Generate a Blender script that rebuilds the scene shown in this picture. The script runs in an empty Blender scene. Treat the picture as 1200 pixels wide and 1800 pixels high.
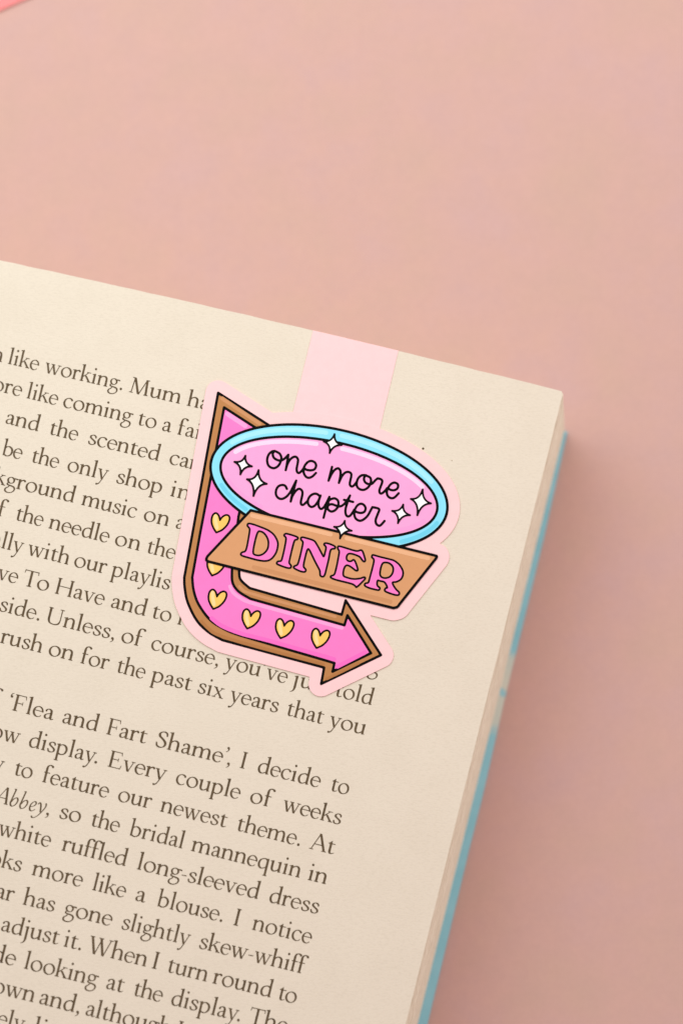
import bpy, bmesh, math, random
import numpy as np
from mathutils import Vector, Matrix
from mathutils.geometry import tessellate_polygon

random.seed(7)
RNG = np.random.default_rng(7)
MM = 0.001
SC = bpy.context.scene
COL = SC.collection

# ------------------------------------------------------------------ camera
H = 25.0 * MM            # height of the open page above the table
DIST = 0.450             # camera to page
TILT = math.radians(5.0)
FOCAL, SENSOR = 90.0, 24.0
HALF = SENSOR / 2 / FOCAL
TARGET = np.array([0.0, 0.0, H])
CAM = TARGET + DIST * np.array([0.0, -math.sin(TILT), math.cos(TILT)])
cam_data = bpy.data.cameras.new("camera")
cam_data.sensor_fit = 'HORIZONTAL'
cam_data.sensor_width = SENSOR
cam_data.lens = FOCAL
cam_data.clip_start = 0.01
cam_data.clip_end = 50.0
cam_data.dof.use_dof = True
cam_data.dof.focus_distance = 0.447
cam_data.dof.aperture_fstop = 6.2
cam = bpy.data.objects.new("camera", cam_data)
cam.location = CAM
cam.rotation_euler = (TILT, 0, 0)
COL.objects.link(cam)
SC.camera = cam

# ------------------------------------------------------------------ world, lamp, exposure
world = bpy.data.worlds.new("World")
SC.world = world
world.use_nodes = True
bg = world.node_tree.nodes["Background"]
bg.inputs[0].default_value = (1.0, 0.79, 0.765, 1)
bg.inputs[1].default_value = 0.58

def area_lamp(name, loc, target, size, energy, color):
    ld = bpy.data.lights.new(name, 'AREA')
    ld.shape = 'DISK'
    ld.size = size
    ld.energy = energy
    ld.color = color
    lo = bpy.data.objects.new(name, ld)
    lo.location = loc
    d = Vector(target) - Vector(loc)
    lo.rotation_euler = d.to_track_quat('-Z', 'Y').to_euler()
    COL.objects.link(lo)
    return lo
KEY = area_lamp("window_light", (-0.15, 0.22, 0.31), (0.0, 0.04, 0.02), 0.36, 1.0, (0.86, 1.02, 1.0))
FILL = area_lamp("fill_light", (0.46, 0.42, 0.40), (0.06, 0.03, 0.02), 0.55, 2.4, (1.0, 0.98, 0.98))  # weak fill lamp added to brighten the fore-edge and the table's right side

SC.view_settings.view_transform = 'Standard'
SC.view_settings.look = 'None'
SC.view_settings.exposure = 0.10
SC.view_settings.gamma = 1.0
SC.view_settings.use_curve_mapping = False

# ------------------------------------------------------------------ picture measure -> surfaces
CT, ST = math.cos(TILT), math.sin(TILT)
def rays(uv):
    uv = np.atleast_2d(np.asarray(uv, float))
    x = (uv[:, 0] - 600) / 600 * HALF
    y = -(uv[:, 1] - 900) / 600 * HALF
    d = np.stack([x, y * CT + ST, y * ST - CT], 1)
    return d
def on_plane(uv, z):
    d = rays(uv)
    t = (np.asarray(z) - CAM[2]) / d[:, 2]
    return CAM + d * t[:, None]

CORNER = on_plane([(989.5, 688)], H)[0]
EDGE_LOW = on_plane([(713, 1800)], H)[0]
TOP_LEFT = on_plane([(0, 457)], H)[0]
E2 = (CORNER - EDGE_LOW)[:2]; E2 /= np.linalg.norm(E2)      # up the page
E1 = (CORNER - TOP_LEFT)[:2]; S1 = np.linalg.norm(E1); E1 /= S1   # along the lines of print
BULGE = 3.0 * MM
PAGE_W, PAGE_L = 0.130, 0.198
EM = np.linalg.inv(np.stack([E1, E2], 1))
def page_sr(xy):                                              # distance in from the fore-edge and down from the head
    q = (np.atleast_2d(xy)[:, :2] - CORNER[:2]) @ EM.T
    return -q[:, 0], -q[:, 1]
def bulge(s):
    u = np.asarray(s) / S1
    return 4 * BULGE * u * (1 - u)
def page_point(s, r, off=0.0):
    s = np.asarray(s, float); r = np.asarray(r, float)
    xy = CORNER[:2] - s[:, None] * E1 - r[:, None] * E2
    return np.concatenate([xy, (H + bulge(s) + off)[:, None]], 1)
def on_page(uv, off=0.0):
    z = np.full(len(np.atleast_2d(uv)), H)
    for _ in range(6):
        P = on_plane(uv, z)
        s, r = page_sr(P)
        z = H + bulge(s) + off
    return on_plane(uv, z)

# ------------------------------------------------------------------ materials
def new_mat(name, color, rough=0.8, spec=0.3):
    m = bpy.data.materials.new(name); m.use_nodes = True
    b = m.node_tree.nodes["Principled BSDF"]
    b.inputs["Base Color"].default_value = (*color, 1)
    b.inputs["Roughness"].default_value = rough
    b.inputs["Specular IOR Level"].default_value = spec
    return m
def nd(m, kind, **kw):
    n = m.node_tree.nodes.new(kind)
    for k, v in kw.items():
        if hasattr(n, k): setattr(n, k, v)
        else: n.inputs[k].default_value = v
    return n
def ln(m, a, b): m.node_tree.links.new(a, b)
def srgb(r, g, b):
    f = lambda c: (c / 255 / 12.92) if c / 255 <= 0.04045 else ((c / 255 + 0.055) / 1.055) ** 2.4
    return (f(r), f(g), f(b))
def coords(m, rot=0.0, scale=(1, 1, 1)):
    tc = nd(m, "ShaderNodeTexCoord")
    mp = nd(m, "ShaderNodeMapping")
    mp.inputs["Rotation"].default_value = (0, 0, rot)
    mp.inputs["Scale"].default_value = scale
    ln(m, tc.outputs["Object"], mp.inputs["Vector"])
    return mp.outputs["Vector"]
def noise(m, vec, scale, detail=3.0, rough=0.5):
    n = nd(m, "ShaderNodeTexNoise")
    n.inputs["Scale"].default_value = scale
    n.inputs["Detail"].default_value = detail
    n.inputs["Roughness"].default_value = rough
    ln(m, vec, n.inputs["Vector"])
    return n.outputs["Fac"]
def ramp(m, fac, stops):
    r = nd(m, "ShaderNodeValToRGB")
    cr = r.color_ramp
    while len(cr.elements) > 1: cr.elements.remove(cr.elements[-1])
    cr.elements[0].position = stops[0][0]; cr.elements[0].color = (*stops[0][1], 1)
    for p, c in stops[1:]:
        e = cr.elements.new(p); e.color = (*c, 1)
    ln(m, fac, r.inputs["Fac"])
    return r.outputs["Color"]
def mixc(m, fac, a, b, mode='MIX'):
    n = nd(m, "ShaderNodeMix"); n.data_type = 'RGBA'; n.blend_type = mode
    if isinstance(fac, (int, float)): n.inputs[0].default_value = fac
    else: ln(m, fac, n.inputs[0])
    for sock, v in ((n.inputs[6], a), (n.inputs[7], b)):
        if isinstance(v, tuple): sock.default_value = (*v, 1)
        else: ln(m, v, sock)
    return n.outputs[2]
def bump(m, height, strength, dist, prev=None):
    b = nd(m, "ShaderNodeBump")
    b.inputs["Strength"].default_value = strength
    b.inputs["Distance"].default_value = dist
    ln(m, height, b.inputs["Height"])
    if prev is not None: ln(m, prev, b.inputs["Normal"])
    return b.outputs["Normal"]
def bsdf(m): return m.node_tree.nodes["Principled BSDF"]
ANG = math.atan2(E1[1], E1[0])

def paper_mat():
    m = new_mat("book_paper", (0.8, 0.7, 0.55), 0.92, 0.12)
    v = coords(m, -ANG, (1, 2.6, 1))
    v0 = coords(m)
    fibre = noise(m, v, 1500, 4, 0.62)
    cloud = noise(m, v0, 130, 4, 0.55)
    fine = noise(m, v, 3600, 2, 0.6)
    base = ramp(m, cloud, [(0.30, PAPER[0]), (0.52, PAPER[1]), (0.72, PAPER[2])])
    base = mixc(m, 0.55, base, ramp(m, fibre, [(0.36, (0.90, 0.895, 0.885)), (0.5, (0.985, 0.985, 0.985)), (0.64, (1, 1, 1))]), 'MULTIPLY')
    vo = nd(m, "ShaderNodeTexVoronoi"); vo.inputs["Scale"].default_value = 95
    ln(m, v0, vo.inputs["Vector"])
    sep = nd(m, "ShaderNodeSeparateColor"); ln(m, vo.outputs["Color"], sep.inputs[0])
    rad = nd(m, "ShaderNodeMath", operation='MULTIPLY'); ln(m, sep.outputs[0], rad.inputs[0]); rad.inputs[1].default_value = 0.021
    lt = nd(m, "ShaderNodeMath", operation='LESS_THAN'); ln(m, vo.outputs["Distance"], lt.inputs[0]); ln(m, rad.outputs[0], lt.inputs[1])
    pick = nd(m, "ShaderNodeMath", operation='GREATER_THAN'); ln(m, sep.outputs[1], pick.inputs[0]); pick.inputs[1].default_value = 0.62
    both = nd(m, "ShaderNodeMath", operation='MULTIPLY'); ln(m, lt.outputs[0], both.inputs[0]); ln(m, pick.outputs[0], both.inputs[1])
    amt = nd(m, "ShaderNodeMath", operation='MULTIPLY'); ln(m, both.outputs[0], amt.inputs[0]); amt.inputs[1].default_value = 0.55
    col = mixc(m, amt.outputs[0], base, (0.34, 0.25, 0.15))
    ln(m, col, bsdf(m).inputs["Base Color"])
    n1 = bump(m, fibre, 0.55, 0.00005)
    n2 = bump(m, fine, 0.35, 0.00002, n1)
    ln(m, n2, bsdf(m).inputs["Normal"])
    return m

PAPER = ((0.722, 0.650, 0.534), (0.734, 0.662, 0.546), (0.743, 0.672, 0.555))
M_PAPER = paper_mat()

def edge_mat():
    m = new_mat("page_edges", (0.62, 0.5, 0.36), 0.95, 0.1)
    v = coords(m, -ANG, (1, 1, 60))
    v2 = coords(m, -ANG, (300, 6, 900))
    a = noise(m, v, 120, 3, 0.6)
    b = noise(m, v2, 6, 3, 0.6)
    c1 = ramp(m, a, [(0.3, (0.79, 0.73, 0.585)), (0.7, (0.88, 0.83, 0.70))])
    c2 = mixc(m, 0.5, c1, ramp(m, b, [(0.38, (0.72, 0.68, 0.62)), (0.56, (1, 1, 1))]), 'MULTIPLY')
    ln(m, c2, bsdf(m).inputs["Base Color"])
    return m
M_EDGE = edge_mat()

def ink_mat():
    m = new_mat("brown_black_ink", (0.07, 0.05, 0.03), 0.85, 0.15)
    v = coords(m)
    a = noise(m, v, 900, 3, 0.6)
    c = ramp(m, a, [(0.3, (0.088, 0.060, 0.031)), (0.7, (0.135, 0.094, 0.052))])
    ln(m, c, bsdf(m).inputs["Base Color"])
    return m
M_INK = ink_mat()

def table_mat():
    m = new_mat("pink_table_surface", (0.6, 0.38, 0.33), 0.75, 0.2)
    v = coords(m)
    big = noise(m, v, 55, 4, 0.55)
    mid = noise(m, v, 190, 3, 0.6)
    grain = noise(m, v, 2600, 2, 0.5)
    c = ramp(m, big, [(0.28, TABLE[0]), (0.5, TABLE[1]), (0.74, TABLE[2])])
    c = mixc(m, 0.35, c, ramp(m, mid, [(0.3, (0.90, 0.93, 0.96)), (0.7, (1, 1, 0.97))]), 'MULTIPLY')
    c = mixc(m, 0.30, c, ramp(m, noise(m, v, 700, 3, 0.7), [(0.3, (0.90, 0.88, 0.88)), (0.7, (1, 1, 1))]), 'MULTIPLY')
    c = mixc(m, 0.25, c, ramp(m, grain, [(0.3, (0.86, 0.86, 0.86)), (0.7, (1, 1, 1))]), 'MULTIPLY')
    ln(m, c, bsdf(m).inputs["Base Color"])
    ln(m, bump(m, grain, 0.25, 0.00005), bsdf(m).inputs["Normal"])
    return m
TABLE = ((0.60, 0.392, 0.325), (0.615, 0.388, 0.338), (0.60, 0.385, 0.362))
M_TABLE = table_mat()

def cover_mat(p0, p1):
    m = new_mat("blue_printed_cover", srgb(130, 172, 180), 0.45, 0.4)
    v = coords(m)
    n = noise(m, v, 260, 3, 0.5)
    blue = ramp(m, n, [(0.3, (0.245, 0.565, 0.655)), (0.7, (0.29, 0.61, 0.70))])
    # a pale patch of the printed design partway along the edge
    geo = nd(m, "ShaderNodeNewGeometry")
    dot = nd(m, "ShaderNodeVectorMath", operation='DOT_PRODUCT')
    dot.inputs[1].default_value = (-E2[0], -E2[1], 0)
    ln(m, geo.outputs["Position"], dot.inputs[0])
    wob = nd(m, "ShaderNodeMath", operation='MULTIPLY_ADD'); ln(m, noise(m, v, 420, 2), wob.inputs[0]); wob.inputs[1].default_value = 0.004
    ln(m, dot.outputs["Value"], wob.inputs[2])
    mr = nd(m, "ShaderNodeMapRange"); ln(m, wob.outputs[0], mr.inputs[0])
    mr.inputs[1].default_value = p0; mr.inputs[2].default_value = p1
    cream = (0.64, 0.66, 0.56)
    mask = ramp(m, mr.outputs[0], [(0.0, (0, 0, 0)), (0.10, (0.8, 0.8, 0.8)), (0.44, (1, 1, 1)), (0.48, (0.12, 0.12, 0.12)), (0.54, (0.05, 0.05, 0.05)),
                                   (0.58, (0.9, 0.9, 0.9)), (0.85, (0.85, 0.85, 0.85)), (1.0, (0, 0, 0))])
    c = mixc(m, mask, blue, cream)
    ln(m, c, bsdf(m).inputs["Base Color"])
    return m

def print_mat(name, rgb, rough=0.55):
    m = new_mat(name, srgb(*rgb), rough, 0.08)
    v = coords(m)
    n = noise(m, v, 700, 3, 0.6)
    k = srgb(*rgb)
    lo = tuple(c * 0.975 for c in k)
    ln(m, ramp(m, n, [(0.35, lo), (0.65, k)]), bsdf(m).inputs["Base Color"])
    ln(m, bump(m, noise(m, v, 2400, 2), 0.05, 0.00002), bsdf(m).inputs["Normal"])
    return m
BM = {k: print_mat(k, c) for k, c in {
    "card_pale_pink": (248, 204, 205), "black_line": (3, 3, 3), "arrow_pink": (250, 127, 198), "arrow_pink_light": (250, 162, 214),
    "arrow_pink_deep": (245, 112, 195), "frame_brown": (184, 129, 80), "frame_brown_light": (201, 145, 101), "frame_brown_deep": (175, 119, 71),
    "heart_gold": (250, 198, 103), "heart_gold_light": (250, 215, 152), "ring_blue": (138, 222, 246), "ring_blue_light": (164, 231, 250),
    "ring_blue_deep": (112, 208, 234), "panel_pink": (250, 166, 214), "panel_pink_light": (250, 211, 236), "panel_pink_deep": (250, 160, 213),
    "banner_brown": (211, 155, 110), "banner_brown_light": (229, 177, 136), "banner_brown_deep": (200, 144, 100), "sparkle_white": (250, 248, 247)}.items()}

# ------------------------------------------------------------------ object helpers
def props(o, label=None, cat=None, group=None, kind=None):
    if label: o["label"] = label
    if cat: o["category"] = cat
    if group: o["group"] = group
    if kind: o["kind"] = kind
    return o
def link_mesh(name, verts, faces, mats, idx=None, parent=None, smooth=False):
    me = bpy.data.meshes.new(name)
    me.from_pydata([tuple(v) for v in verts], [], [tuple(int(i) for i in f) for f in faces])
    for m in mats: me.materials.append(m)
    if idx is not None: me.polygons.foreach_set("material_index", np.asarray(idx, dtype=np.int32))
    if smooth: me.polygons.foreach_set("use_smooth", np.ones(len(me.polygons), dtype=bool))
    me.update()
    o = bpy.data.objects.new(name, me)
    COL.objects.link(o)
    if parent: o.parent = parent
    return o
def empty(name, loc=(0, 0, 0)):
    o = bpy.data.objects.new(name, None); o.empty_display_size = 0.01
    o.location = loc
    COL.objects.link(o)
    return o

# ------------------------------------------------------------------ shapes from signed distances
def spline(pts, closed=False, n=8):
    p = [np.array(q, float) for q in pts]; N = len(p); out = []
    segs = N if closed else N - 1
    for i in range(segs):
        if closed: a, b, c, d = p[(i - 1) % N], p[i], p[(i + 1) % N], p[(i + 2) % N]
        else: a, b, c, d = p[max(i - 1, 0)], p[i], p[i + 1], p[min(i + 2, N - 1)]
        for k in range(n):
            t = k / n
            out.append(0.5 * (2 * b + (c - a) * t + (2 * a - 5 * b + 4 * c - d) * t * t + (3 * b - a - 3 * c + d) * t ** 3))
    if not closed: out.append(p[-1])
    return np.array(out)
def sd_poly(X, Y, v):
    v = np.asarray(v, float); n = len(v)
    d = np.full(X.shape, 1e18); s = np.ones(X.shape)
    for i in range(n):
        a, b = v[i], v[i - 1]
        ex, ey = b - a
        L = ex * ex + ey * ey
        if L < 1e-12: continue
        wx, wy = X - a[0], Y - a[1]
        t = np.clip((wx * ex + wy * ey) / L, 0, 1)
        bx, by = wx - ex * t, wy - ey * t
        d = np.minimum(d, bx * bx + by * by)
        c1, c2, c3 = Y >= a[1], Y < b[1], ex * wy > ey * wx
        flip = (c1 & c2 & c3) | (~c1 & ~c2 & ~c3)
        s = np.where(flip, -s, s)
    return s * np.sqrt(d)
def sd_chain(X, Y, pts, rad):
    d = np.full(X.shape, 1e9)
    rad = np.broadcast_to(np.asarray(rad, float), (len(pts),))
    for i in range(len(pts) - 1):
        a, b = pts[i], pts[i + 1]
        ex, ey = b - a
        L = ex * ex + ey * ey
        wx, wy = X - a[0], Y - a[1]
        t = np.clip((wx * ex + wy * ey) / max(L, 1e-12), 0, 1)
        d = np.minimum(d, np.hypot(wx - ex * t, wy - ey * t) - (rad[i] + (rad[i + 1] - rad[i]) * t))
    return d
def smin(a, b, k):
    h = np.clip(k - np.abs(a - b), 0, None) / k
    return np.minimum(a, b) - h * h * k * 0.25
def simplify(loop, tol):
    P = np.asarray(loop); n = len(P)
    far = int(np.argmax(((P - P[0]) ** 2).sum(1)))
    def dp(i, j):
        if j <= i + 1: return []
        a, b = P[i], P[j % n]
        e = b - a; L = np.hypot(*e)
        q = P[i + 1:j] - a
        dist = np.abs(e[0] * q[:, 1] - e[1] * q[:, 0]) / L if L > 1e-9 else np.hypot(q[:, 0], q[:, 1])
        k = int(np.argmax(dist))
        if dist[k] < tol: return []
        k += i + 1
        return dp(i, k) + [k] + dp(k, j)
    ids = [0] + dp(0, far) + [far] + dp(far, n)
    return P[ids]
def contours(F, x0, y0, h, tol):
    S = F < 0
    nodes, adj = {}, {}
    c = S[:-1, :-1].astype(int) + S[:-1, 1:] * 2 + S[1:, 1:] * 4 + S[1:, :-1] * 8
    js, is_ = np.nonzero((c > 0) & (c < 15))
    T = {1: [(3, 0)], 2: [(0, 1)], 3: [(3, 1)], 4: [(1, 2)], 5: [(3, 0), (1, 2)], 6: [(0, 2)], 7: [(3, 2)], 8: [(2, 3)], 9: [(0, 2)],
         10: [(0, 1), (2, 3)], 11: [(1, 2)], 12: [(1, 3)], 13: [(0, 1)], 14: [(0, 3)]}
    def node(j, i, e):
        if e == 0: k, a, b = (j, i, 0), (j, i), (j, i + 1)
        elif e == 2: k, a, b = (j + 1, i, 0), (j + 1, i), (j + 1, i + 1)
        elif e == 3: k, a, b = (j, i, 1), (j, i), (j + 1, i)
        else: k, a, b = (j, i + 1, 1), (j, i + 1), (j + 1, i + 1)
        if k not in nodes:
            fa, fb = F[a], F[b]; t = fa / (fa - fb)
            nodes[k] = (x0 + h * (a[1] + (b[1] - a[1]) * t), y0 + h * (a[0] + (b[0] - a[0]) * t))
        return k
    for j, i in zip(js.tolist(), is_.tolist()):
        for e0, e1 in T[int(c[j, i])]:
            k0, k1 = node(j, i, e0), node(j, i, e1)
            adj.setdefault(k0, []).append(k1); adj.setdefault(k1, []).append(k0)
    loops, seen = [], set()
    for k in adj:
        if k in seen: continue
        loop, cur, prev = [], k, None
        while cur is not None and cur not in seen:
            seen.add(cur); loop.append(nodes[cur])
            nxt = [q for q in adj[cur] if q not in seen]
            cur = nxt[0] if nxt else None
        if len(loop) > 6:
            L = simplify(loop, tol)
            if len(L) >= 3: loops.append(L)
    return loops
def shape(fn, box, h, tol):
    x0, y0, x1, y1 = box
    xs = np.arange(x0, x1 + h, h); ys = np.arange(y0, y1 + h, h)
    X, Y = np.meshgrid(xs, ys)
    return contours(fn(X, Y), x0, y0, h, tol)
def inside(p, L):
    x, y = p; c = False
    for i in range(len(L)):
        (ax, ay), (bx, by) = L[i], L[i - 1]
        if (ay > y) != (by > y) and x < (bx - ax) * (y - ay) / (by - ay) + ax: c = not c
    return c
def fill(loops):
    loops = [np.asarray(L) for L in loops]
    depth = [[j for j in range(len(loops)) if j != i and inside(L[0], loops[j])] for i, L in enumerate(loops)]
    V, T, n = [], [], 0
    for i, L in enumerate(loops):
        if len(depth[i]) % 2: continue                 # a hole: filled with its island
        grp = [L] + [loops[j] for j in range(len(loops)) if i in depth[j] and len(depth[j]) == len(depth[i]) + 1]
        tris = tessellate_polygon([[Vector((p[0], p[1], 0)) for p in G] for G in grp])
        V += grp; T += [tuple(k + n for k in t) for t in tris]; n += sum(len(G) for G in grp)
    return np.concatenate(V), T

# ------------------------------------------------------------------ an old style roman face, drawn stroke by stroke (1000 units to the em)
THK, THN, PEN = 83.0, 35.0, math.radians(20)
def pen(pts, thick=THK, thin=THN, ang=PEN, taper=None, k=1.0):
    P = spline(pts, n=7)
    d = np.gradient(P, axis=0)
    phi = np.arctan2(d[:, 1], d[:, 0])
    w = thin + (thick - thin) * np.abs(np.sin(phi - ang)) ** 1.6
    if taper is not None:
        w = w * np.interp(np.linspace(0, 1, len(P)), np.linspace(0, 1, len(taper)), taper)
    return ('c', P, w * 0.5 * k)
def box(x0, y0, x1, y1): return ('p', [(x0, y0), (x1, y0), (x1, y1), (x0, y1)])
def poly(*p): return ('p', list(p))
def dot(x, y, r): return ('c', np.array([(x, y), (x + .01, y)], float), np.array([r, r]))
def stem(x, y0, y1, w=THK): return box(x - w / 2, y0, x + w / 2, y1)
def diag(x0, y0, x1, y1, w):            # slanted stroke with level ends, w measured level
    return poly((x0 - w / 2, y0), (x0 + w / 2, y0), (x1 + w / 2, y1), (x1 - w / 2, y1))
def foot(x, y=0, l=82, r=82, t=28): return poly((x - l, y), (x + r, y), (x + r - 4, y + t), (x - l + 4, y + t))
def head(x, y, l=70, r=70, t=28): return poly((x - l + 4, y - t), (x + r - 4, y - t), (x + r, y), (x - l, y))
def flag(x, y, w=THK):
    h = w / 2
    return poly((x + h, y + 10), (x + h, y - 95), (x - h, y - 95), (x - h, y - 52), (x - h - 58, y - 48), (x - h - 60, y - 32))
XH, CAPH, ASC, DSC = 412, 652, 708, -262
def arc(cx, cy, rx, ry, a0, a1, n=9, rot=0.0):
    out = []
    for i in range(n):
        a = math.radians(a0 + (a1 - a0) * i / (n - 1))
        x, y = rx * math.cos(a), ry * math.sin(a)
        c, s = math.cos(math.radians(rot)), math.sin(math.radians(rot))
        out.append((cx + x * c - y * s, cy + x * s + y * c))
    return out
GL = {}
def arch(x0, x1):
    return [pen([(x0 + 12, 285), (x0 + 75, 358), (x0 + 150, 397), (x0 + 225, 392), (x1 - 22, 350), (x1 - 2, 285), (x1, 190)], taper=[.8, .95, 1.1, 1, 1, 1]), stem(x1, 0, 240)]
GL['n'] = (518, [stem(102, 0, XH - 20), flag(102, XH), foot(102), *arch(102, 402), foot(402)])
GL['h'] = (514, [stem(98, 0, ASC - 20), flag(98, ASC), foot(98), *arch(98, 400), foot(400)])
GL['m'] = (790, [stem(102, 0, XH - 20), flag(102, XH), foot(102, r=76), *arch(102, 388), foot(388, l=76, r=76), *arch(388, 674), foot(674, l=76)])
GL['u'] = (512, [stem(100, 130, XH - 10), flag(100, XH), pen([(100, 190), (102, 110), (128, 45), (190, 10), (265, 25), (335, 75), (382, 130)], taper=[1, 1, 1, 1, .9, .7]),
                 stem(394, 40, XH - 10), flag(394, XH), poly((356, 60), (360, 0), (372, -10), (470, 10), (470, 30), (432, 34), (432, 80))])
GL['i'] = (252, [stem(122, 0, XH - 20), flag(122, XH), foot(122), dot(112, 612, 46)])
GL['l'] = (248, [stem(122, 0, ASC - 20), flag(122, ASC), foot(122)])
GL['j'] = (248, [stem(128, -60, XH - 20), flag(128, XH), pen([(128, 0), (127, -90), (105, -175), (60, -235), (-5, -272)], taper=[1, 1, .9, .7, .5]), dot(118, 612, 46)])
def ring(cx, cy, rx, ry, **kw): return pen(arc(cx, cy, rx, ry, 0, 360, 19), **kw)
GL['o'] = (510, [ring(255, 200, 193, 203, thick=80, thin=26)])
GL['c'] = (415, [pen(arc(238, 200, 180, 203, 48, 318, 15), thick=80, thin=27, taper=[1, 1, 1, 1, 1, 1, .9, .6]), dot(352, 338, 33)])
GL['e'] = (418, [pen(arc(220, 200, 170, 203, 8, 318, 17), thick=78, thin=27, taper=[.72, .8, .95, 1, 1, 1, 1, .9, .6]), box(70, 222, 388, 249)])
GL['a'] = (410, [pen([(84, 322), (112, 368), (180, 396), (250, 380), (286, 325), (290, 240)], taper=[.9, .8, .9, 1, 1]), dot(86, 312, 31),
                 stem(290, 60, 270), pen([(290, 90), (298, 40), (330, 14), (368, 22), (402, 46)], taper=[1, .9, .8, .7, .5]),
                 pen([(286, 248), (200, 218), (112, 178), (70, 108), (92, 38), (155, 16), (225, 48), (288, 96)], thick=74, thin=26)])
BOWL = [(118, 318), (180, 376), (262, 398), (360, 360), (418, 280), (424, 180), (386, 78), (300, 14), (205, 4), (120, 40)]
GL['b'] = (510, [poly((60, 690), (136, 690), (136, 30), (70, -12), (60, 10)), flag(98, ASC), pen(BOWL, taper=[.7, .85, 1, 1, 1, 1, 1, .9, .8])])
GL['p'] = (514, [stem(102, DSC, XH - 20), flag(102, XH), foot(102, DSC), pen(BOWL, taper=[.7, .85, 1, 1, 1, 1, 1, .9, .8])])
BOWLD = [(392, 345), (320, 395), (230, 392), (130, 335), (82, 240), (78, 150), (116, 52), (190, 8), (280, 24), (392, 100)]
GL['d'] = (512, [stem(402, 45, ASC - 20), flag(402, ASC), pen(BOWLD, taper=[.7, .9, 1, 1, 1, 1, 1, .9, .7]),
                 poly((364, 80), (366, 4), (378, -10), (478, 8), (478, 30), (440, 34), (440, 80))])
GL['q'] = (505, [stem(402, DSC, XH), foot(402, DSC), pen(BOWLD, taper=[.7, .9, 1, 1, 1, 1, 1, .9, .7]), poly((364, 330), (364, 380), (425, 425), (440, 425), (440, 330))])
GL['f'] = (318, [stem(118, 0, 560), foot(118), pen([(118, 520), (124, 610), (160, 678), (225, 706), (300, 690), (330, 664)], taper=[1, 1, 1, .9, 1, 1]), dot(316, 660, 33), box(28, 382, 268, 411)])
GL['g'] = (448, [ring(202, 278, 124, 122, thick=70, thin=26), pen([(140, 178), (92, 138), (88, 92), (140, 66), (250, 56), (360, 30), (408, -40), (384, -140), (290, -218), (180, -240), (80, -212), (44, -145), (72, -75), (138, -22), (190, 54)],
                 taper=[.7, .8, 1, 1.15, 1.25, 1.1, .9, .9, 1, 1, 1, 1, .9, .6], thick=66, thin=32), pen([(292, 362), (350, 376), (440, 372)], thin=38), dot(432, 366, 25)])
GL['k'] = (488, [stem(98, 0, ASC - 20), flag(98, ASC), foot(98), diag(134, 188, 340, 396, 40), box(262, 388, 442, 412), diag(430, 12, 232, 258, 92), foot(432, 0, 100, 76)])
GL['r'] = (346, [stem(102, 0, XH - 20), flag(102, XH), foot(102, r=92), pen([(118, 288), (160, 350), (220, 394), (285, 398)], taper=[.7, .9, 1.2, 1.4]), dot(300, 372, 39)])
GL['s'] = (362, [pen([(300, 310), (288, 362), (225, 398), (145, 388), (92, 340), (98, 280), (160, 232), (240, 185), (300, 130), (296, 62), (232, 10), (150, 2), (85, 30), (58, 100)],
                 thick=78, thin=27, taper=[.7, .8, 1, 1, 1, 1, 1, 1, 1, 1, 1, 1, .8, .7])])
GL['t'] = (322, [stem(132, 90, 405), poly((34, 384), (170, 384), (170, 500), (158, 505)), box(40, 383, 300, 411), pen([(132, 120), (138, 52), (180, 14), (240, 20), (304, 54)], taper=[1, 1, .9, .75, .5])])
GL['v'] = (452, [diag(228, -10, 82, 398, 80), diag(238, -10, 380, 398, 32), head(84, XH, 80, 82), head(382, XH, 78, 72)])
GL['w'] = (682, [diag(214, -10, 78, 398, 80), diag(224, -10, 344, 398, 32), diag(470, -10, 330, 398, 80), diag(480, -10, 606, 398, 32), head(80, XH, 78, 80), head(332, XH, 84, 80), head(606, XH, 74, 74)])
GL['x'] = (468, [diag(380, 10, 92, 402, 86), diag(82, 10, 370, 402, 32), foot(82, 0, 74, 74), foot(382, 0, 80, 84), head(94, XH, 80, 78), head(372, XH, 74, 74)])
GL['y'] = (448, [diag(238, 0, 86, 398, 80), pen([(390, 398), (250, 20), (190, -130), (140, -210), (70, -244)], thick=32, thin=32, taper=[1, 1, 1, 1.2, 1.6]), dot(62, -236, 36), head(88, XH, 80, 80), head(388, XH, 76, 70)])
CK = 84
GL['A'] = (640, [diag(78, 10, 318, 668, 34), diag(572, 10, 318, 668, 90), box(160, 218, 480, 246), foot(80, 0, 78, 84), foot(572, 0, 100, 84)])
GL['E'] = (570, [stem(122, 0, CAPH, CK), box(36, CAPH - 28, 470, CAPH), box(36, 0, 500, 28), box(122, 322, 380, 350), poly((446, CAPH), (474, CAPH + 4), (488, 520), (468, 520)), poly((366, 262), (384, 262), (384, 412), (366, 412)), poly((476, 0), (506, 0), (540, 150), (520, 154))])
GL['F'] = (524, [stem(122, 0, CAPH, CK), box(36, CAPH - 28, 455, CAPH), foot(122, 0, 88, 100), box(122, 310, 370, 338), poly((432, CAPH), (460, CAPH + 4), (478, 510), (458, 510)), poly((356, 250), (374, 250), (374, 402), (356, 402))])
GL['H'] = (752, [stem(124, 0, CAPH, CK), stem(628, 0, CAPH, CK), box(124, 322, 628, 350), foot(124), foot(628), head(124, CAPH, 84, 84), head(628, CAPH, 84, 84)])
GL['I'] = (330, [stem(165, 0, CAPH, CK), foot(165, 0, 90, 90), head(165, CAPH, 88, 88)])
GL['M'] = (832, [diag(120, 0, 172, 640, 36), diag(412, -8, 176, 648, 92), diag(424, -8, 662, 640, 36), diag(712, 0, 668, 640, 86), foot(120, 0, 84, 78), foot(710, 0, 86, 90), head(150, CAPH, 78, 40), head(690, CAPH, 40, 84)])
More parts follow.
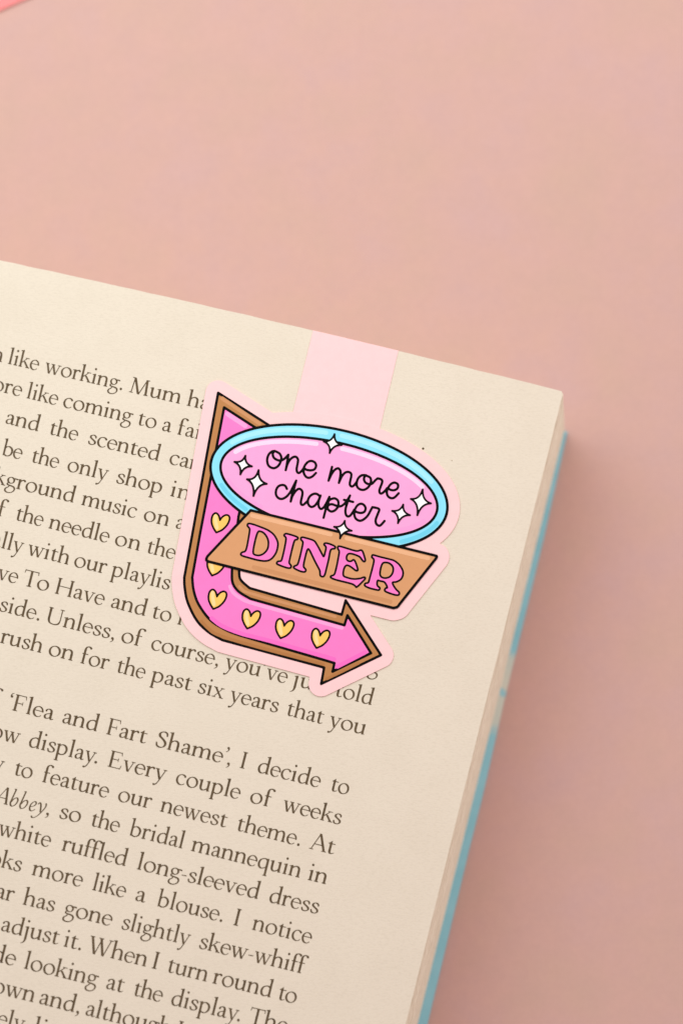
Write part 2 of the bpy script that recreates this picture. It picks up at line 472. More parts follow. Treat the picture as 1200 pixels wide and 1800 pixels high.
GL['S'] = (470, [pen([(396, 500), (378, 590), (290, 640), (185, 620), (112, 540), (130, 445), (220, 375), (320, 300), (388, 200), (362, 80), (260, 14), (150, 20), (82, 70), (56, 165)], thick=92, thin=30, taper=[.6, .7, 1, 1, 1, 1, 1, 1, 1, 1, 1, 1, .7, .6])])
GL['T'] = (618, [stem(309, 0, CAPH - 5, CK), foot(309, 0, 96, 96), box(46, CAPH - 30, 572, CAPH), poly((28, 520), (48, 516), (66, CAPH), (42, CAPH + 14)), poly((570, 520), (590, 520), (582, CAPH + 12), (552, CAPH))])
GL['U'] = (700, [pen([(122, 560), (122, 300), (126, 160), (180, 50), (290, 8), (420, 10), (520, 60), (566, 170), (572, 320), (572, 560)], thick=84, thin=30, ang=math.radians(0), taper=[1, 1, 1, 1, 1.2, 1.2, .9, .48, .42, .42]), stem(122, 500, CAPH, CK), stem(572, 500, CAPH, 34), head(122, CAPH, 88, 90), head(572, CAPH, 84, 84)])
GL['W'] = (920, [diag(290, -12, 96, 640, 92), diag(304, -12, 480, 640, 34), diag(626, -12, 440, 640, 92), diag(640, -12, 832, 640, 34), head(96, CAPH, 88, 94), head(450, CAPH, 96, 90), head(832, CAPH, 80, 80)])
GL['.'] = (222, [dot(112, 42, 52)])
GL[','] = (222, [dot(108, 40, 50), pen([(130, 50), (142, 0), (118, -70), (50, -122)], thick=46, thin=30, taper=[1, 1, .8, .5])])
GL['‘'] = (212, [dot(104, 524, 46), pen([(80, 520), (72, 570), (100, 630), (160, 668)], thick=44, thin=28, taper=[1, 1, .8, .5])])
GL['’'] = (212, [dot(102, 640, 46), pen([(124, 640), (134, 596), (108, 530), (46, 474)], thick=44, thin=28, taper=[1, 1, .8, .5])])
GL['-'] = (262, [poly((36, 182), (222, 192), (226, 222), (40, 212))])
# the italic of the title
IP = dict(thick=66, thin=24, ang=math.radians(28))
GL['/A'] = (600, [diag(10, 8, 392, 664, 30), diag(478, 8, 402, 664, 84), box(120, 212, 450, 238), foot(14, 0, 66, 74), foot(474, 0, 86, 78)])
GL['/b'] = (432, [pen([(172, 640), (150, 540), (92, 250), (66, 120), (100, 24), (170, 0), (262, 60), (330, 180), (342, 290), (300, 352), (230, 340), (150, 260), (96, 160)], **IP), poly((100, 680), (206, 700), (196, 640), (138, 650))])
GL['/e'] = (356, [pen([(70, 150), (160, 180), (250, 240), (290, 320), (256, 384), (190, 376), (104, 280), (66, 150), (90, 36), (160, 2), (240, 40), (296, 100)], **IP, taper=[.7, .8, 1, .9, .9, 1, 1, 1, 1, .8, .6])])
GL['/y'] = (420, [pen([(40, 330), (90, 388), (140, 360), (176, 240), (196, 60)], **IP), pen([(360, 400), (372, 320), (320, 180), (220, 10), (110, -140), (0, -226), (-80, -240), (-110, -205)], **IP, taper=[1, .9, .9, .9, .9, .9, .9, .9]), dot(-104, -206, 26)])

GLYPH = {}
def glyph(ch):
    if ch in GLYPH: return GLYPH[ch]
    adv, prims = GL[ch]
    lo, hi = np.array([1e9, 1e9]), np.array([-1e9, -1e9])
    for p in prims:
        q = np.asarray(p[1]); lo = np.minimum(lo, q.min(0)); hi = np.maximum(hi, q.max(0))
    lo -= 62; hi += 62
    def fn(X, Y):
        F = np.full(X.shape, 1e6)
        for p in prims:
            d = sd_poly(X, Y, p[1]) if p[0] == 'p' else sd_chain(X, Y, p[1], p[2])
            F = smin(F, d, 16)
        return F - 1.5
    loops = shape(fn, (lo[0], lo[1], hi[0], hi[1]), 6.0, 0.9)
    V, T = fill(loops)
    GLYPH[ch] = (adv, V, T, V[:, 0].min(), V[:, 0].max())
    return GLYPH[ch]
KERN = {('T', 'o'): -78, ('F', 'a'): -40, ('y', '.'): -60, ('f', 'f'): -36, ('f', 'l'): -30, ('w', '.'): -40, ('r', ','): -30, ('A', 't'): -20, ('e', '’'): 10, ('’', ','): -90,
        ('‘', 'F'): -20, ('T', 'h'): -10, ('i', 't'): 8, ('t', '.'): 0, ('r', 'i'): 8}
def word_mesh(word, left, right, y0, m, em, italic=False):
    c = 1 / math.hypot(1, m); ux, uy = c, m * c
    chars = []
    for ch in word:
        chars.append('/' + ch if italic and ('/' + ch) in GL else ch)
    pens, x = [], 0.0
    for i, ch in enumerate(chars):
        if i: x += KERN.get((word[i - 1], word[i]), 0)
        pens.append(x); x += glyph(ch)[0]
    s = em / 1000
    ink0 = pens[0] + glyph(chars[0])[3]; ink1 = max(p + glyph(k)[4] for p, k in zip(pens[-2:], chars[-2:]))
    want = (right - left) / c if right is not None else None
    sx, track = s, 0.0
    if want is not None:
        sx = s * min(max(want / ((ink1 - ink0) * s), 0.95), 1.05)
        if len(chars) > 1: track = min(max((want - (ink1 - ink0) * sx) / (len(chars) - 1), -1.6), 1.6)
    V, T, n = [], [], 0
    for i, (p, ch) in enumerate(zip(pens, chars)):
        _, gv, gt, _, _ = glyph(ch)
        a = (gv[:, 0] + p - ink0) * sx + track * i
        b = gv[:, 1] * s
        px = left + a * ux + b * uy
        py = y0 + m * left + a * uy - b * ux
        V.append(np.stack([px, py], 1)); T += [(t[0] + n, t[1] + n, t[2] + n) for t in gt]; n += len(gv)
    return np.concatenate(V), T

# each printed line: baseline height at x = 0, slope, then words with the measured left and right ends of their ink
LINES = [
 (635.6, .2339, [("n", -17, 3.2), ("like", 13, 66.5), ("working.", 77, 214), ("Mum", 226.3, 315.5), ("ha", 327, 367)]),
 (688.1, .2404, [("ore", -14, 36.5), ("like", 45.6, 100), ("coming", 109.6, 231), ("to", 241, 272.8), ("a", 284, 300), ("fai", 310.8, 349)]),
 (741.6, .2460, [("and", 9, 66.5), ("the", 86, 135), ("scented", 154, 277.8), ("can", 296.3, 351.5)]),
 (798.4, .2444, [("be", 2, 37), ("the", 54.4, 101.5), ("only", 117, 187.8), ("shop", 203.5, 282.4), ("in", 298, 331)]),
 (851.5, .2490, [("kground", -13, 128.6), ("music", 141.6, 237.5), ("on", 251, 294.7), ("a", 308, 324.5)]),
 (907.0, .2500, [("f", -5, None), ("the", 26.6, 74), ("needle", 84, 190), ("on", 200.4, 244.2), ("the", 257, 305.8)]),
 (962.5, .2515, [("ally", -15, 38.7), ("with", 46.7, 119.4), ("our", 128.8, 185), ("playlis", 194, 296.5)]),
 (1018.6, .2523, [("ve", -6, 29.5), ("To", 38, 83.8), ("Have", 96, 181.5), ("and", 194, 254.4), ("to", 266, 298.8), ("H", 311, None)]),
 (1073.9, .2541, [("side.", -2, 68.4), ("Unless,", 80, 199.6), ("of", 211.6, 250), ("course,", 264, 382.4), ("you’ve", 393.6, 503), ("ju", 512, 546), ("told", 588, 652.4)]),
 (1129.6, .2538, [("rush", -1, 72), ("on", 83.8, 127), ("for", 140.6, 189), ("the", 204, 253), ("past", 264, 334.5), ("six", 346.4, 391.4), ("years", 402, 487), ("that", 502.5, 566), ("you", 576.7, 639.4)]),
 (1243.1, .2531, [("f", -16, None), ("‘Flea", 13, 93), ("and", 108.6, 169.6), ("Fart", 186.4, 255.5), ("Shame’,", 272, 403.5), ("I", 421, 435), ("decide", 451.4, 561), ("to", 580, 611)]),
 (1299.9, .2515, [("ow", -17.5, 32.6), ("display.", 49.4, 170), ("Every", 189, 290), ("couple", 307.4, 420), ("of", 437.8, 477.4), ("weeks", 495, 597.6)]),
 (1356.1, .2501, [("y", -15.5, 4.6), ("to", 24, 54.8), ("feature", 73.4, 189), ("our", 205.8, 263.8), ("newest", 280, 396.5), ("theme.", 415, 526), ("At", 542.6, 586)]),
 (1412.2, .2492, [("/Abbey", -12, 78.6), (",", 80, None), ("so", 103.4, 139.8), ("the", 158.7, 208), ("bridal", 225.4, 320), ("mannequin", 334.4, 526), ("in", 539.6, 572.4)]),
 (1468.3, .2490, [("white", -5, 87), ("ruffled", 107, 220), ("long-sleeved", 239.4, 452.6), ("dress", 471.8, 558)]),
 (1524.4, .2487, [("oks", -20, 35.6), ("more", 54.4, 143), ("like", 161, 219), ("a", 237, 254.4), ("blouse.", 274, 390), ("I", 409.6, 423), ("notice", 441.4, 545.5)]),
 (1580.3, .2483, [("ar", -8.5, 22.3), ("has", 38.6, 94), ("gone", 111, 195), ("slightly", 212.6, 331.6), ("skew-whiff", 349, 536)]),
 (1636.2, .2483, [("adjust", 1, 101.5), ("it.", 110.6, 141.4), ("When", 152.4, 256), ("I", 266.4, 279.6), ("turn", 293, 362.4), ("round", 372, 475), ("to", 487.6, 518.8)]),
 (1692.4, .2476, [("de", -15, 25.5), ("looking", 41, 170), ("at", 185.6, 215.5), ("the", 233.6, 283.5), ("display.", 299.4, 420.6), ("The", 435, 503)]),
 (1748.0, .2475, [("own", -14.6, 58.4), ("and,", 68, 138.4), ("although", 149.4, 297), ("I", 308, 321)]),
 # ends of the first and eighth lines, showing past the card
 (812.4 - .2450 * 733.5, .2450, [("i", 733.5, None)]),
 (1018.6, .2523, [("g", 646, None)]),
 (1804.0, .2470, [("ely", -7, 40.6), ("li", 57, 81)]),
]

# ------------------------------------------------------------------ table
tv = [(-1.6, -1.4, 0), (1.6, -1.4, 0), (1.6, 1.8, 0), (-1.6, 1.8, 0)]
table = link_mesh("table_top", tv, [(0, 1, 2, 3)], [M_TABLE])
props(table, "matt dusty pink table surface lying under the open book", "table", kind="structure")

# ------------------------------------------------------------------ book
Z0, ZC = 0.2 * MM, 0.6 * MM
CB = on_plane([(992.5, 757)], ZC)[0]                 # lower corner of the page block
BLOW = on_plane([(735, 1800)], ZC)[0]
book = empty("book", (CB[0], CB[1], 0.0))
props(book, "open paperback book with cream pages of brown serif print and a blue cover edge", "book")
def own(o, root):                                     # keep the world place when parented to a moved Empty
    o.parent = root
    o.matrix_parent_inverse = Matrix.Translation(-Vector(root.location))
    return o

# the top page: a thin sheet with a gentle swell towards the spine
sv = np.concatenate([np.linspace(0, .004, 6), np.linspace(.0055, PAGE_W, 84)])
rv = np.concatenate([np.linspace(0, .006, 8), np.linspace(.012, PAGE_L, 32)])
ns, nr = len(sv), len(rv)
V, Fc, Mi = [], [], []
wav_top = np.interp(sv, np.linspace(0, PAGE_W, 60), RNG.normal(0, 0.035 * MM, 60)); wav_top[0] = 0
wav_side = np.interp(rv, np.linspace(0, PAGE_L, 50), RNG.normal(0, 0.03 * MM, 50)); wav_side[0] = 0
for j, r in enumerate(rv):
    s = sv.copy(); rr = np.full(ns, r)
    if j == 0: rr = rr + wav_top; s[0] += 0.22 * MM; 
    if j == 0: rr[0] += 0.03 * MM
    s[0] += wav_side[j]
    V.append(page_point(s, rr))
V = np.concatenate(V)
for j in range(nr - 1):
    for i in range(ns - 1):
        a = j * ns + i
        Fc.append((a, a + ns, a + ns + 1, a + 1)); Mi.append(0)
per = [(0, i) for i in range(ns)] + [(j, ns - 1) for j in range(1, nr)] + [(nr - 1, i) for i in range(ns - 2, -1, -1)] + [(j, 0) for j in range(nr - 2, 0, -1)]
pid = [j * ns + i for j, i in per]
base = len(V)
V = np.concatenate([V, V[pid], V[pid] - np.array([0, 0, 0.12 * MM])])
npd = len(pid)
for k in range(npd):
    k2 = (k + 1) % npd
    Fc.append((base + k, base + k2, base + npd + k2, base + npd + k)); Mi.append(1)
page = own(link_mesh("page", V, Fc, [M_PAPER, M_EDGE], Mi), book)
page.data.polygons.foreach_set("use_smooth", np.array([m == 0 for m in Mi]))

# the printed lines, each a thin layer of ink on the page
for y0, m, words in LINES:
    em = 42.0 + (max(y0, 635.6) - 635.6) / 890.0 * 3.4
    V, T, n = [], [], 0
    for w, l, r in words:
        it = w.startswith('/')
        wv, wt = word_mesh(w.lstrip('/'), l, r, y0, m, em, it)
        V.append(wv); T += [(a + n, b + n, c + n) for a, b, c in wt]; n += len(wv)
    P = on_page(np.concatenate(V), 0.03 * MM)
    o = link_mesh("text_line", P, T, [M_INK], parent=page)

# page block: leaf upon leaf, each with its own slightly uneven trim
NL = 120
top_s = np.linspace(0, PAGE_W, 56)
side_r = np.concatenate([np.linspace(0, .008, 10)[1:], np.linspace(.012, PAGE_L, 30)])
dirT = E2
dB = (CB - BLOW)[:2]; dB /= np.linalg.norm(dB)
V, Fc = [], []
nt, nsd = len(top_s), len(side_r)
ring_n = nt + nsd + 1
wave_fore = np.cumsum(RNG.normal(0, 0.03, NL)); wave_fore -= np.linspace(wave_fore[0], wave_fore[-1], NL)
def block_ring(f, inset, inset_t):
    c = CORNER[:2] * (1 - f) + CB[:2] * f
    e2 = dirT * (1 - f) + dB * f
    zt = ZC + 0.02 * MM
    pts = []
    st = top_s[::-1]
    for s in st:
        z = zt + (H + bulge(s) - 0.13 * MM - zt) * (1 - f)
        q = c - E1 * (s + (inset if s == 0 else 0)) - e2 * inset_t
        pts.append((q[0], q[1], z))
    for r in side_r:
        z = zt + (H - 0.13 * MM - zt) * (1 - f)
        q = c - E1 * inset - e2 * r
        pts.append((q[0], q[1], z))
    s = PAGE_W
    z = zt + (H + bulge(s) - 0.13 * MM - zt) * (1 - f)
    q = c - E1 * s - e2 * PAGE_L
    pts.append((q[0], q[1], z))
    return pts
V += block_ring(0.0, 2.5 * MM, 2.5 * MM)                  # the face of the second leaf, just under the page
for k in range(NL):
    ins = -0.01 * MM + abs(RNG.normal(0, 0.11)) * MM + wave_fore[k] * 0.12 * MM
    ins_t = 0.05 * MM + abs(RNG.normal(0, 0.06)) * MM
    if k < 12: ins += RNG.uniform(-0.07, 0.10) * MM; ins_t += RNG.uniform(0, 0.35) * MM
    for f in (k / NL, (k + 0.97) / NL):
        V += block_ring(f, ins, ins_t)
for k in range(2 * NL):
    for i in range(ring_n):
        i2 = (i + 1) % ring_n
        Fc.append((k * ring_n + i, k * ring_n + i2, (k + 1) * ring_n + i2, (k + 1) * ring_n + i))
own(link_mesh("page_block", V, Fc, [M_EDGE]), book)

# back cover: a thin blue card a little larger than the leaves
edge_px = [(997, 759), (957, 940), (918.5, 1100), (886, 1233), (848, 1400), (823, 1500), (751.5, 1800)]
ce = on_plane(edge_px, ZC)
tail = ce[-1] + (ce[-1] - ce[-2]) / np.linalg.norm(ce[-1] - ce[-2]) * 0.088
out = [ce[0] - np.array([E1[0], E1[1], 0]) * 0.131] + list(ce) + [tail, tail - np.array([E1[0], E1[1], 0]) * 0.131]
top = [(p[0], p[1], ZC) for p in out]; n = len(top)
bot = [(p[0], p[1], Z0) for p in out]
fs = [tuple(range(n))[::-1], tuple(range(n, 2 * n))] + [(i, (i + 1) % n, n + (i + 1) % n, n + i) for i in range(n)]
pA = float(np.dot(on_plane([(902, 1163)], ZC)[0][:2], -E2)); pB = float(np.dot(on_plane([(866, 1312)], ZC)[0][:2], -E2))
own(link_mesh("back_cover", top + bot, fs, [cover_mat(pA, pB)]), book)

# ------------------------------------------------------------------ bookmark
T0 = 0.20 * MM            # top of its card above the page
LAY = 0.008 * MM
mark_base = on_page([(560, 950)])[0]
bookmark = empty("bookmark", tuple(mark_base))
props(bookmark, "pale pink magnetic bookmark shaped like a retro diner arrow sign, folded over the page top", "bookmark")
UX = np.array([math.cos(math.radians(13.6)), math.sin(math.radians(13.6))])
def dense(L, step=11):
    out = []
    for i in range(len(L)):
        a, b = L[i], L[(i + 1) % len(L)]
        k = max(1, int(np.hypot(*(b - a)) // step))
        out += [a + (b - a) * t / k for t in range(k)]
    return np.array(out)
def sliced(loops):
    loops = [dense(np.asarray(L)) for L in loops]
    V, T = fill(loops)
    if np.ptp(V @ UX) < 26: return V, T
    bm = bmesh.new()
    vs = [bm.verts.new((p[0], p[1], 0)) for p in V]
    for t in T:
        try: bm.faces.new([vs[i] for i in t])
        except ValueError: pass
    t = V @ UX
    for d in np.arange(t.min() + 9, t.max(), 14):
        bmesh.ops.bisect_plane(bm, geom=bm.verts[:] + bm.edges[:] + bm.faces[:], dist=1e-5, plane_co=(UX[0] * d, UX[1] * d, 0), plane_no=(UX[0], UX[1], 0))
    bm.verts.index_update()
    V = np.array([v.co[:2] for v in bm.verts]); T = [tuple(v.index for v in f.verts) for f in bm.faces]
    bm.free()
    return V, T
class Art:
    def __init__(s): s.V, s.F, s.I, s.m, s.n = [], [], [], [], 0
    def add(s, fn, box, mat, layer, h=1.0, tol=0.12):
        loops = shape(fn, box, h, tol)
        V, T = sliced(loops)
        P = on_page(V, T0 + layer * LAY)
        if mat not in s.m: s.m.append(mat)
        s.V.append(P); s.F += [tuple(i + s.n for i in t) for t in T]; s.I += [s.m.index(mat)] * len(T); s.n += len(P)
        return s
    def build(s, name, parent):
        V = np.concatenate(s.V)
        # faces upward
        F = []
        for f in s.F:
            a, b, c = V[f[0]], V[f[1]], V[f[2]]
            F.append(f if np.cross(b - a, c - a)[2] > 0 else f[::-1])
        o = link_mesh(name, V, F, [BM[m] for m in s.m], s.I)
        if parent is bookmark: own(o, bookmark)
        else: o.parent = parent
        return o
def bb(pts, pad):
    p = np.asarray(pts); return (p[:, 0].min() - pad, p[:, 1].min() - pad, p[:, 0].max() + pad, p[:, 1].max() + pad)
def P_(pts, off=0.0): return (lambda X, Y: sd_poly(X, Y, pts) - off)
def C_(pts, r): return (lambda X, Y: sd_chain(X, Y, pts, r))

run = lambda *p: [tuple(q) for q in spline(p, n=6)]
ARROW = [(383.3, 690.3), (473.3, 747.8), (500, 790), (450, 850), (433, 905), (421, 995)] + run((420, 1003), (422.5, 1018.8), (438.3, 1033.8)) + \
        [(600.3, 1080.7), (607.3, 1055.5), (669.3, 1151.8), (564.3, 1202.5), (569.5, 1173.8)] + \
        run((391, 1125.5), (366.5, 1111.5), (345.5, 1090.5), (329.8, 1059), (324.5, 1032.8), (323.8, 1015.3)) + [(337.8, 940)]
PINK = [(393.8, 716), (449.5, 752), (480, 800), (430, 860), (419, 908), (408.5, 995)] + run((407.5, 1003), (408.5, 1024), (419, 1039.8), (440, 1052.7)) + \
       [(605.2, 1099.3), (610.5, 1081.8), (651.8, 1148.3), (584.2, 1180.8), (587.7, 1165.8)] + \
       run((420.8, 1116.8), (398, 1108), (370, 1090.5), (349, 1062.5), (340.3, 1038), (337.8, 1015)) + [(351.8, 937)]
EC, EPHI = np.array([578.0, 856.0]), math.radians(12.5)
def ell(a, b, t0=0.0, t1=2 * math.pi, n=120, closed=True):
    t = np.linspace(t0, t1, n, endpoint=not closed)
    x, y = a * np.cos(t), b * np.sin(t); c, s = math.cos(EPHI), math.sin(EPHI)
    return np.stack([EC[0] + x * c - y * s, EC[1] + x * s + y * c], 1)
def ell_arc(a, b, p, q, n=40):
    def par(u):
        d = np.asarray(u) - EC; c, s = math.cos(EPHI), math.sin(EPHI)
        return math.atan2((-d[0] * s + d[1] * c) / b, (d[0] * c + d[1] * s) / a)
    t0, t1 = par(p), par(q)
    if t1 - t0 > math.pi: t1 -= 2 * math.pi
    if t1 - t0 < -math.pi: t1 += 2 * math.pi
    return ell(a, b, t0, t1, n, closed=False)
OUTER, INNER = ell(211.9, 102.4), ell(194.3, 79.8)
BANNER = [(440.5, 897.0)] + [(767, 977.3)] + run((767.5, 978), (766.5, 981))[1:] + run((702, 1062), (698, 1067), (691, 1068.8)) + run((366, 987), (362.5, 984), (364.5, 978))

# backing card
def card_fn(X, Y):
    d = np.minimum(np.minimum(sd_poly(X, Y, ARROW), sd_poly(X, Y, OUTER)), sd_poly(X, Y, BANNER))
    return d - 22.0
loops = shape(card_fn, (290, 655, 825, 1240), 1.5, 0.15)
loops = [L for L in loops if len(L) > 40]
Vt, Tt = sliced(loops)
A = on_page(Vt, T0)
Fs = []
for t in Tt:
    a, b, c = A[t[0]], A[t[1]], A[t[2]]
    Fs.append(t if np.cross(b - a, c - a)[2] > 0 else t[::-1])
Vs = [A]; n = len(A)
for L in loops:
    D = dense(np.asarray(L)); k = len(D)
    up = on_page(D, T0); dn = up.copy(); dn[:, 2] -= T0 - 0.03 * MM
    Vs += [up, dn]
    for i in range(k):
        j = (i + 1) % k
        Fs.append((n + i, n + j, n + k + j, n + k + i))
    n += 2 * k
card = own(link_mesh("card", np.concatenate(Vs), Fs, [BM["card_pale_pink"]]), bookmark)

# strap folded over the head of the page
NSX, NSY = 12, 6
qa, qb, qc, qd = map(np.array, ((550.3, 580.0), (699.7, 616.8), (663, 771), (511, 740)))
tp = []
for j in range(NSY + 1):
    for i in range(NSX + 1):
        u, v = i / NSX, j / NSY
        tp.append((1 - v) * ((1 - u) * qa + u * qb) + v * ((1 - u) * qd + u * qc))
up = on_page(np.array(tp), 0.10 * MM)
# the fold itself follows the edge of the sheet exactly
s, r = page_sr(up[:NSX + 1])
up[:NSX + 1] = page_point(s, np.full(NSX + 1, 0.0), 0.085 * MM)
W = NSX + 1
Vs = list(up); Fs = []
for j in range(NSY):
    for i in range(NSX):
        a = j * W + i; Fs.append((a, a + W, a + W + 1, a + 1))
n0 = len(Vs)
Vs += list(page_point(s, np.full(W, -0.045 * MM), 0.03 * MM))
Vs += list(page_point(s, np.full(W, -0.045 * MM), -0.45 * MM))
for i in range(NSX):
    Fs.append((i, i + 1, n0 + i + 1, n0 + i)); Fs.append((n0 + i, n0 + i + 1, n0 + W + i + 1, n0 + W + i))
for col in (0, NSX):
    n1 = len(Vs)
    for j in range(NSY + 1):
        p = np.array(Vs[j * W + col]); p[2] -= 0.08 * MM; Vs.append(p)
    for j in range(NSY): Fs.append((j * W + col, (j + 1) * W + col, n1 + j + 1, n1 + j))
own(link_mesh("strap", Vs, Fs, [BM["card_pale_pink"]]), bookmark)

# the arrow
LW = 2.4
art = Art()
art.add(P_(ARROW, LW), bb(ARROW, 8), "black_line", 1).add(P_(ARROW, -LW), bb(ARROW, 8), "frame_brown", 2)
def streak(a, pts, r, mat, layer, clip=None):
    p = spline(pts, n=6)
    f = C_(p, r)
    g = f if clip is None else (lambda X, Y: np.maximum(f(X, Y), clip(X, Y)))
    a.add(g, bb(p, r + 4), mat, layer, 0.8)
streak(art, [(390, 700), (456, 744.5)], 3.4, "frame_brown_light", 3)
streak(art, [(421, 1031), (426, 1036.5), (435, 1041.5), (500, 1060), (589, 1084.2)], 2.5, "frame_brown_light", 3)
streak(art, [(354, 1092), (366, 1105), (384, 1116.5), (440, 1134), (568, 1168)], 2.8, "frame_brown_deep", 3)
streak(art, [(574, 1193.5), (600, 1181), (630, 1166)], 2.5, "frame_brown_deep", 3)
art.add(P_(PINK, LW), bb(PINK, 8), "black_line", 4).add(P_(PINK, -LW), bb(PINK, 8), "arrow_pink", 5)
streak(art, [(399.5, 727.5), (431, 748.5)], 4.0, "arrow_pink_light", 6)
streak(art, [(404, 1031), (409, 1041), (420, 1050), (440, 1059.5), (500, 1076), (601, 1104.2)], 3.2, "arrow_pink_light", 6)
streak(art, [(372, 1087), (391, 1101), (426, 1114.5), (475, 1127), (587, 1159)], 3.6, "arrow_pink_deep", 6)
streak(art, [(593, 1172), (641.3, 1147)], 3.6, "arrow_pink_deep", 6)
arrow = art.build("arrow", bookmark)

HEART = spline([(400, 915), (300, 755), (240, 590), (238, 440), (272, 318), (340, 245), (410, 240), (478, 308), (512, 400), (530, 485)], n=5).tolist() + \
        spline([(530, 485), (580, 410), (660, 336), (760, 300), (838, 332), (868, 420), (830, 560), (740, 700), (600, 825), (470, 888), (400, 915)], n=5).tolist()
HEART = (np.array(HEART) - np.array([400, 915])) / 20.0
HGLOW = (np.array([(378, 340), (380, 480), (398, 620), (425, 755)], float) - np.array([400, 915])) / 20.0
for tip in ((380, 936), (372.5, 1011.8), (374.7, 1070.5), (434.2, 1105.0), (492.9, 1122.0), (556.0, 1139.2)):
    hp = HEART + np.array(tip)
    a = Art().add(P_(hp, 1.85), bb(hp, 5), "black_line", 7, 0.6).add(P_(hp, -1.65), bb(hp, 5), "heart_gold", 8, 0.6)
    streak(a, (HGLOW + np.array(tip)).tolist(), 3.0, "heart_gold_light", 9)
    a.build("heart", arrow)

# oval sign with its blue ring
a = Art().add(P_(OUTER, LW), bb(OUTER, 6), "black_line", 10).add(P_(OUTER, -LW), bb(OUTER, 6), "ring_blue", 11)
def along(da, p, q, r, mat, layer, A0=211.9, B0=102.4):
    pts = ell_arc(A0 - da, B0 - da, p, q); a.add(C_(pts, r), bb(pts, r + 4), mat, layer, 0.8)
along(9.5, (409, 778), (573, 759.5), 4.0, "ring_blue_light", 12)
along(9.5, (600, 767), (757, 847), 4.0, "ring_blue_light", 12)
along(9.5, (383, 852), (424, 897), 3.4, "ring_blue_deep", 12)
along(8.0, (772, 921), (712, 957), 3.6, "ring_blue_deep", 12)
a.add(P_(INNER, LW), bb(INNER, 6), "black_line", 13).add(P_(INNER, -LW), bb(INNER, 6), "panel_pink", 14)
along(9.0, (416, 795), (556, 780), 3.8, "panel_pink_light", 15, 194.3, 79.8)
along(9.0, (601, 789), (733, 856), 3.8, "panel_pink_light", 15, 194.3, 79.8)
along(6.5, (396.5, 843), (450, 893), 3.2, "panel_pink_deep", 15, 194.3, 79.8)
along(9.0, (748, 917), (655, 944), 3.6, "panel_pink_deep", 15, 194.3, 79.8)
oval = a.build("oval_sign", bookmark)

# handwriting on the oval
K3 = lambda *p: [(460 + x / 8.571, 780 + y / 8.571) for x, y in p]
K4 = lambda *p: [(570 + x / 8.571, 790 + y / 8.571) for x, y in p]
SCRIPT_ONE = [
 K3((195, 108), (150, 118), (102, 165), (80, 245), (102, 330), (172, 368), (238, 342), (280, 280), (295, 210), (270, 150), (222, 120), (190, 112), (165, 150), (180, 208), (235, 245), (290, 251), (335, 230), (372, 195), (400, 165)),
 K3((400, 165), (382, 280), (360, 397)), K3((360, 397), (385, 310), (425, 238), (475, 200), (518, 198), (545, 238), (540, 295), (525, 370), (530, 420), (556, 440), (592, 418), (625, 375)),
 K3((637, 366), (675, 392), (740, 400), (795, 382), (818, 330), (798, 280), (745, 258), (690, 277), (645, 332), (628, 392), (636, 452), (670, 500), (715, 512), (765, 490), (815, 440)),
 K4((115, 262), (90, 360), (62, 470)), K4((62, 470), (100, 385), (150, 312), (205, 284), (240, 320), (240, 400), (218, 503)),
 K4((218, 503), (258, 412), (308, 352), (360, 338), (400, 360), (405, 402), (385, 490), (385, 535), (412, 558), (448, 538), (490, 482)),
 K4((625, 388), (560, 390), (505, 440), (485, 520), (502, 575), (555, 607), (612, 603), (670, 558), (700, 490), (694, 432), (652, 402), (615, 398), (595, 440), (612, 492), (660, 520), (715, 517), (765, 465), (800, 436)),
 K4((800, 436), (850, 448), (872, 482), (850, 550), (828, 612), (834, 655), (865, 662), (908, 628), (945, 582)),
 K4((955, 580), (992, 607), (1050, 614), (1098, 588), (1110, 542), (1092, 512), (1045, 500), (992, 530), (948, 600), (940, 660), (962, 710), (1010, 735), (1060, 720), (1118, 660)),
]
SCRIPT_TWO = [
 K3((378, 680), (355, 636), (310, 620), (250, 641), (215, 700), (215, 770), (250, 818), (305, 831), (370, 798), (430, 728), (470, 650), (518, 555)),
 K3((518, 555), (490, 660), (455, 770), (435, 870)), K3((435, 870), (460, 790), (510, 712), (560, 678), (604, 705), (612, 760), (590, 860), (590, 905), (613, 922), (645, 905), (685, 865)),
 K3((872, 790), (832, 757), (780, 755), (725, 790), (695, 850), (702, 915), (745, 952), (800, 930), (850, 860), (885, 780)),
 K3((885, 780), (855, 870), (856, 940), (888, 982), (932, 958), (975, 890), (1018, 800)), K3((1018, 800), (970, 960), (930, 1115)),
 K4((48, 850), (65, 775), (108, 745), (160, 738), (203, 770), (212, 820), (200, 872), (152, 922), (102, 935), (58, 908), (48, 862), (75, 832), (120, 826), (170, 845), (215, 858), (260, 850), (310, 810), (350, 755), (385, 695)),
 K4((385, 695), (345, 800), (318, 900), (320, 970), (345, 1007), (385, 1000), (425, 950), (450, 905)), K4((295, 760), (365, 774), (432, 791)),
 K4((452, 922), (492, 946), (550, 957), (600, 940), (621, 890), (600, 842), (555, 818), (500, 840), (460, 902), (449, 970), (470, 1040), (530, 1075), (590, 1055), (650, 1000), (690, 930), (722, 870)),
 K4((722, 870), (780, 880), (826, 906), (800, 980), (772, 1060), (780, 1120), (822, 1150), (857, 1133), (905, 1078)),
]
for words in (SCRIPT_ONE, SCRIPT_TWO):
    chains = [spline(s, n=7) for s in words]
    allp = np.concatenate(chains)
    def fn(X, Y, chains=chains):
        F = np.full(X.shape, 1e6)
        for c in chains: F = np.minimum(F, sd_chain(X, Y, c, 2.25))
        return F
    Art().add(fn, bb(allp, 6), "black_line", 16, 0.7).build("handwritten_lettering", oval)

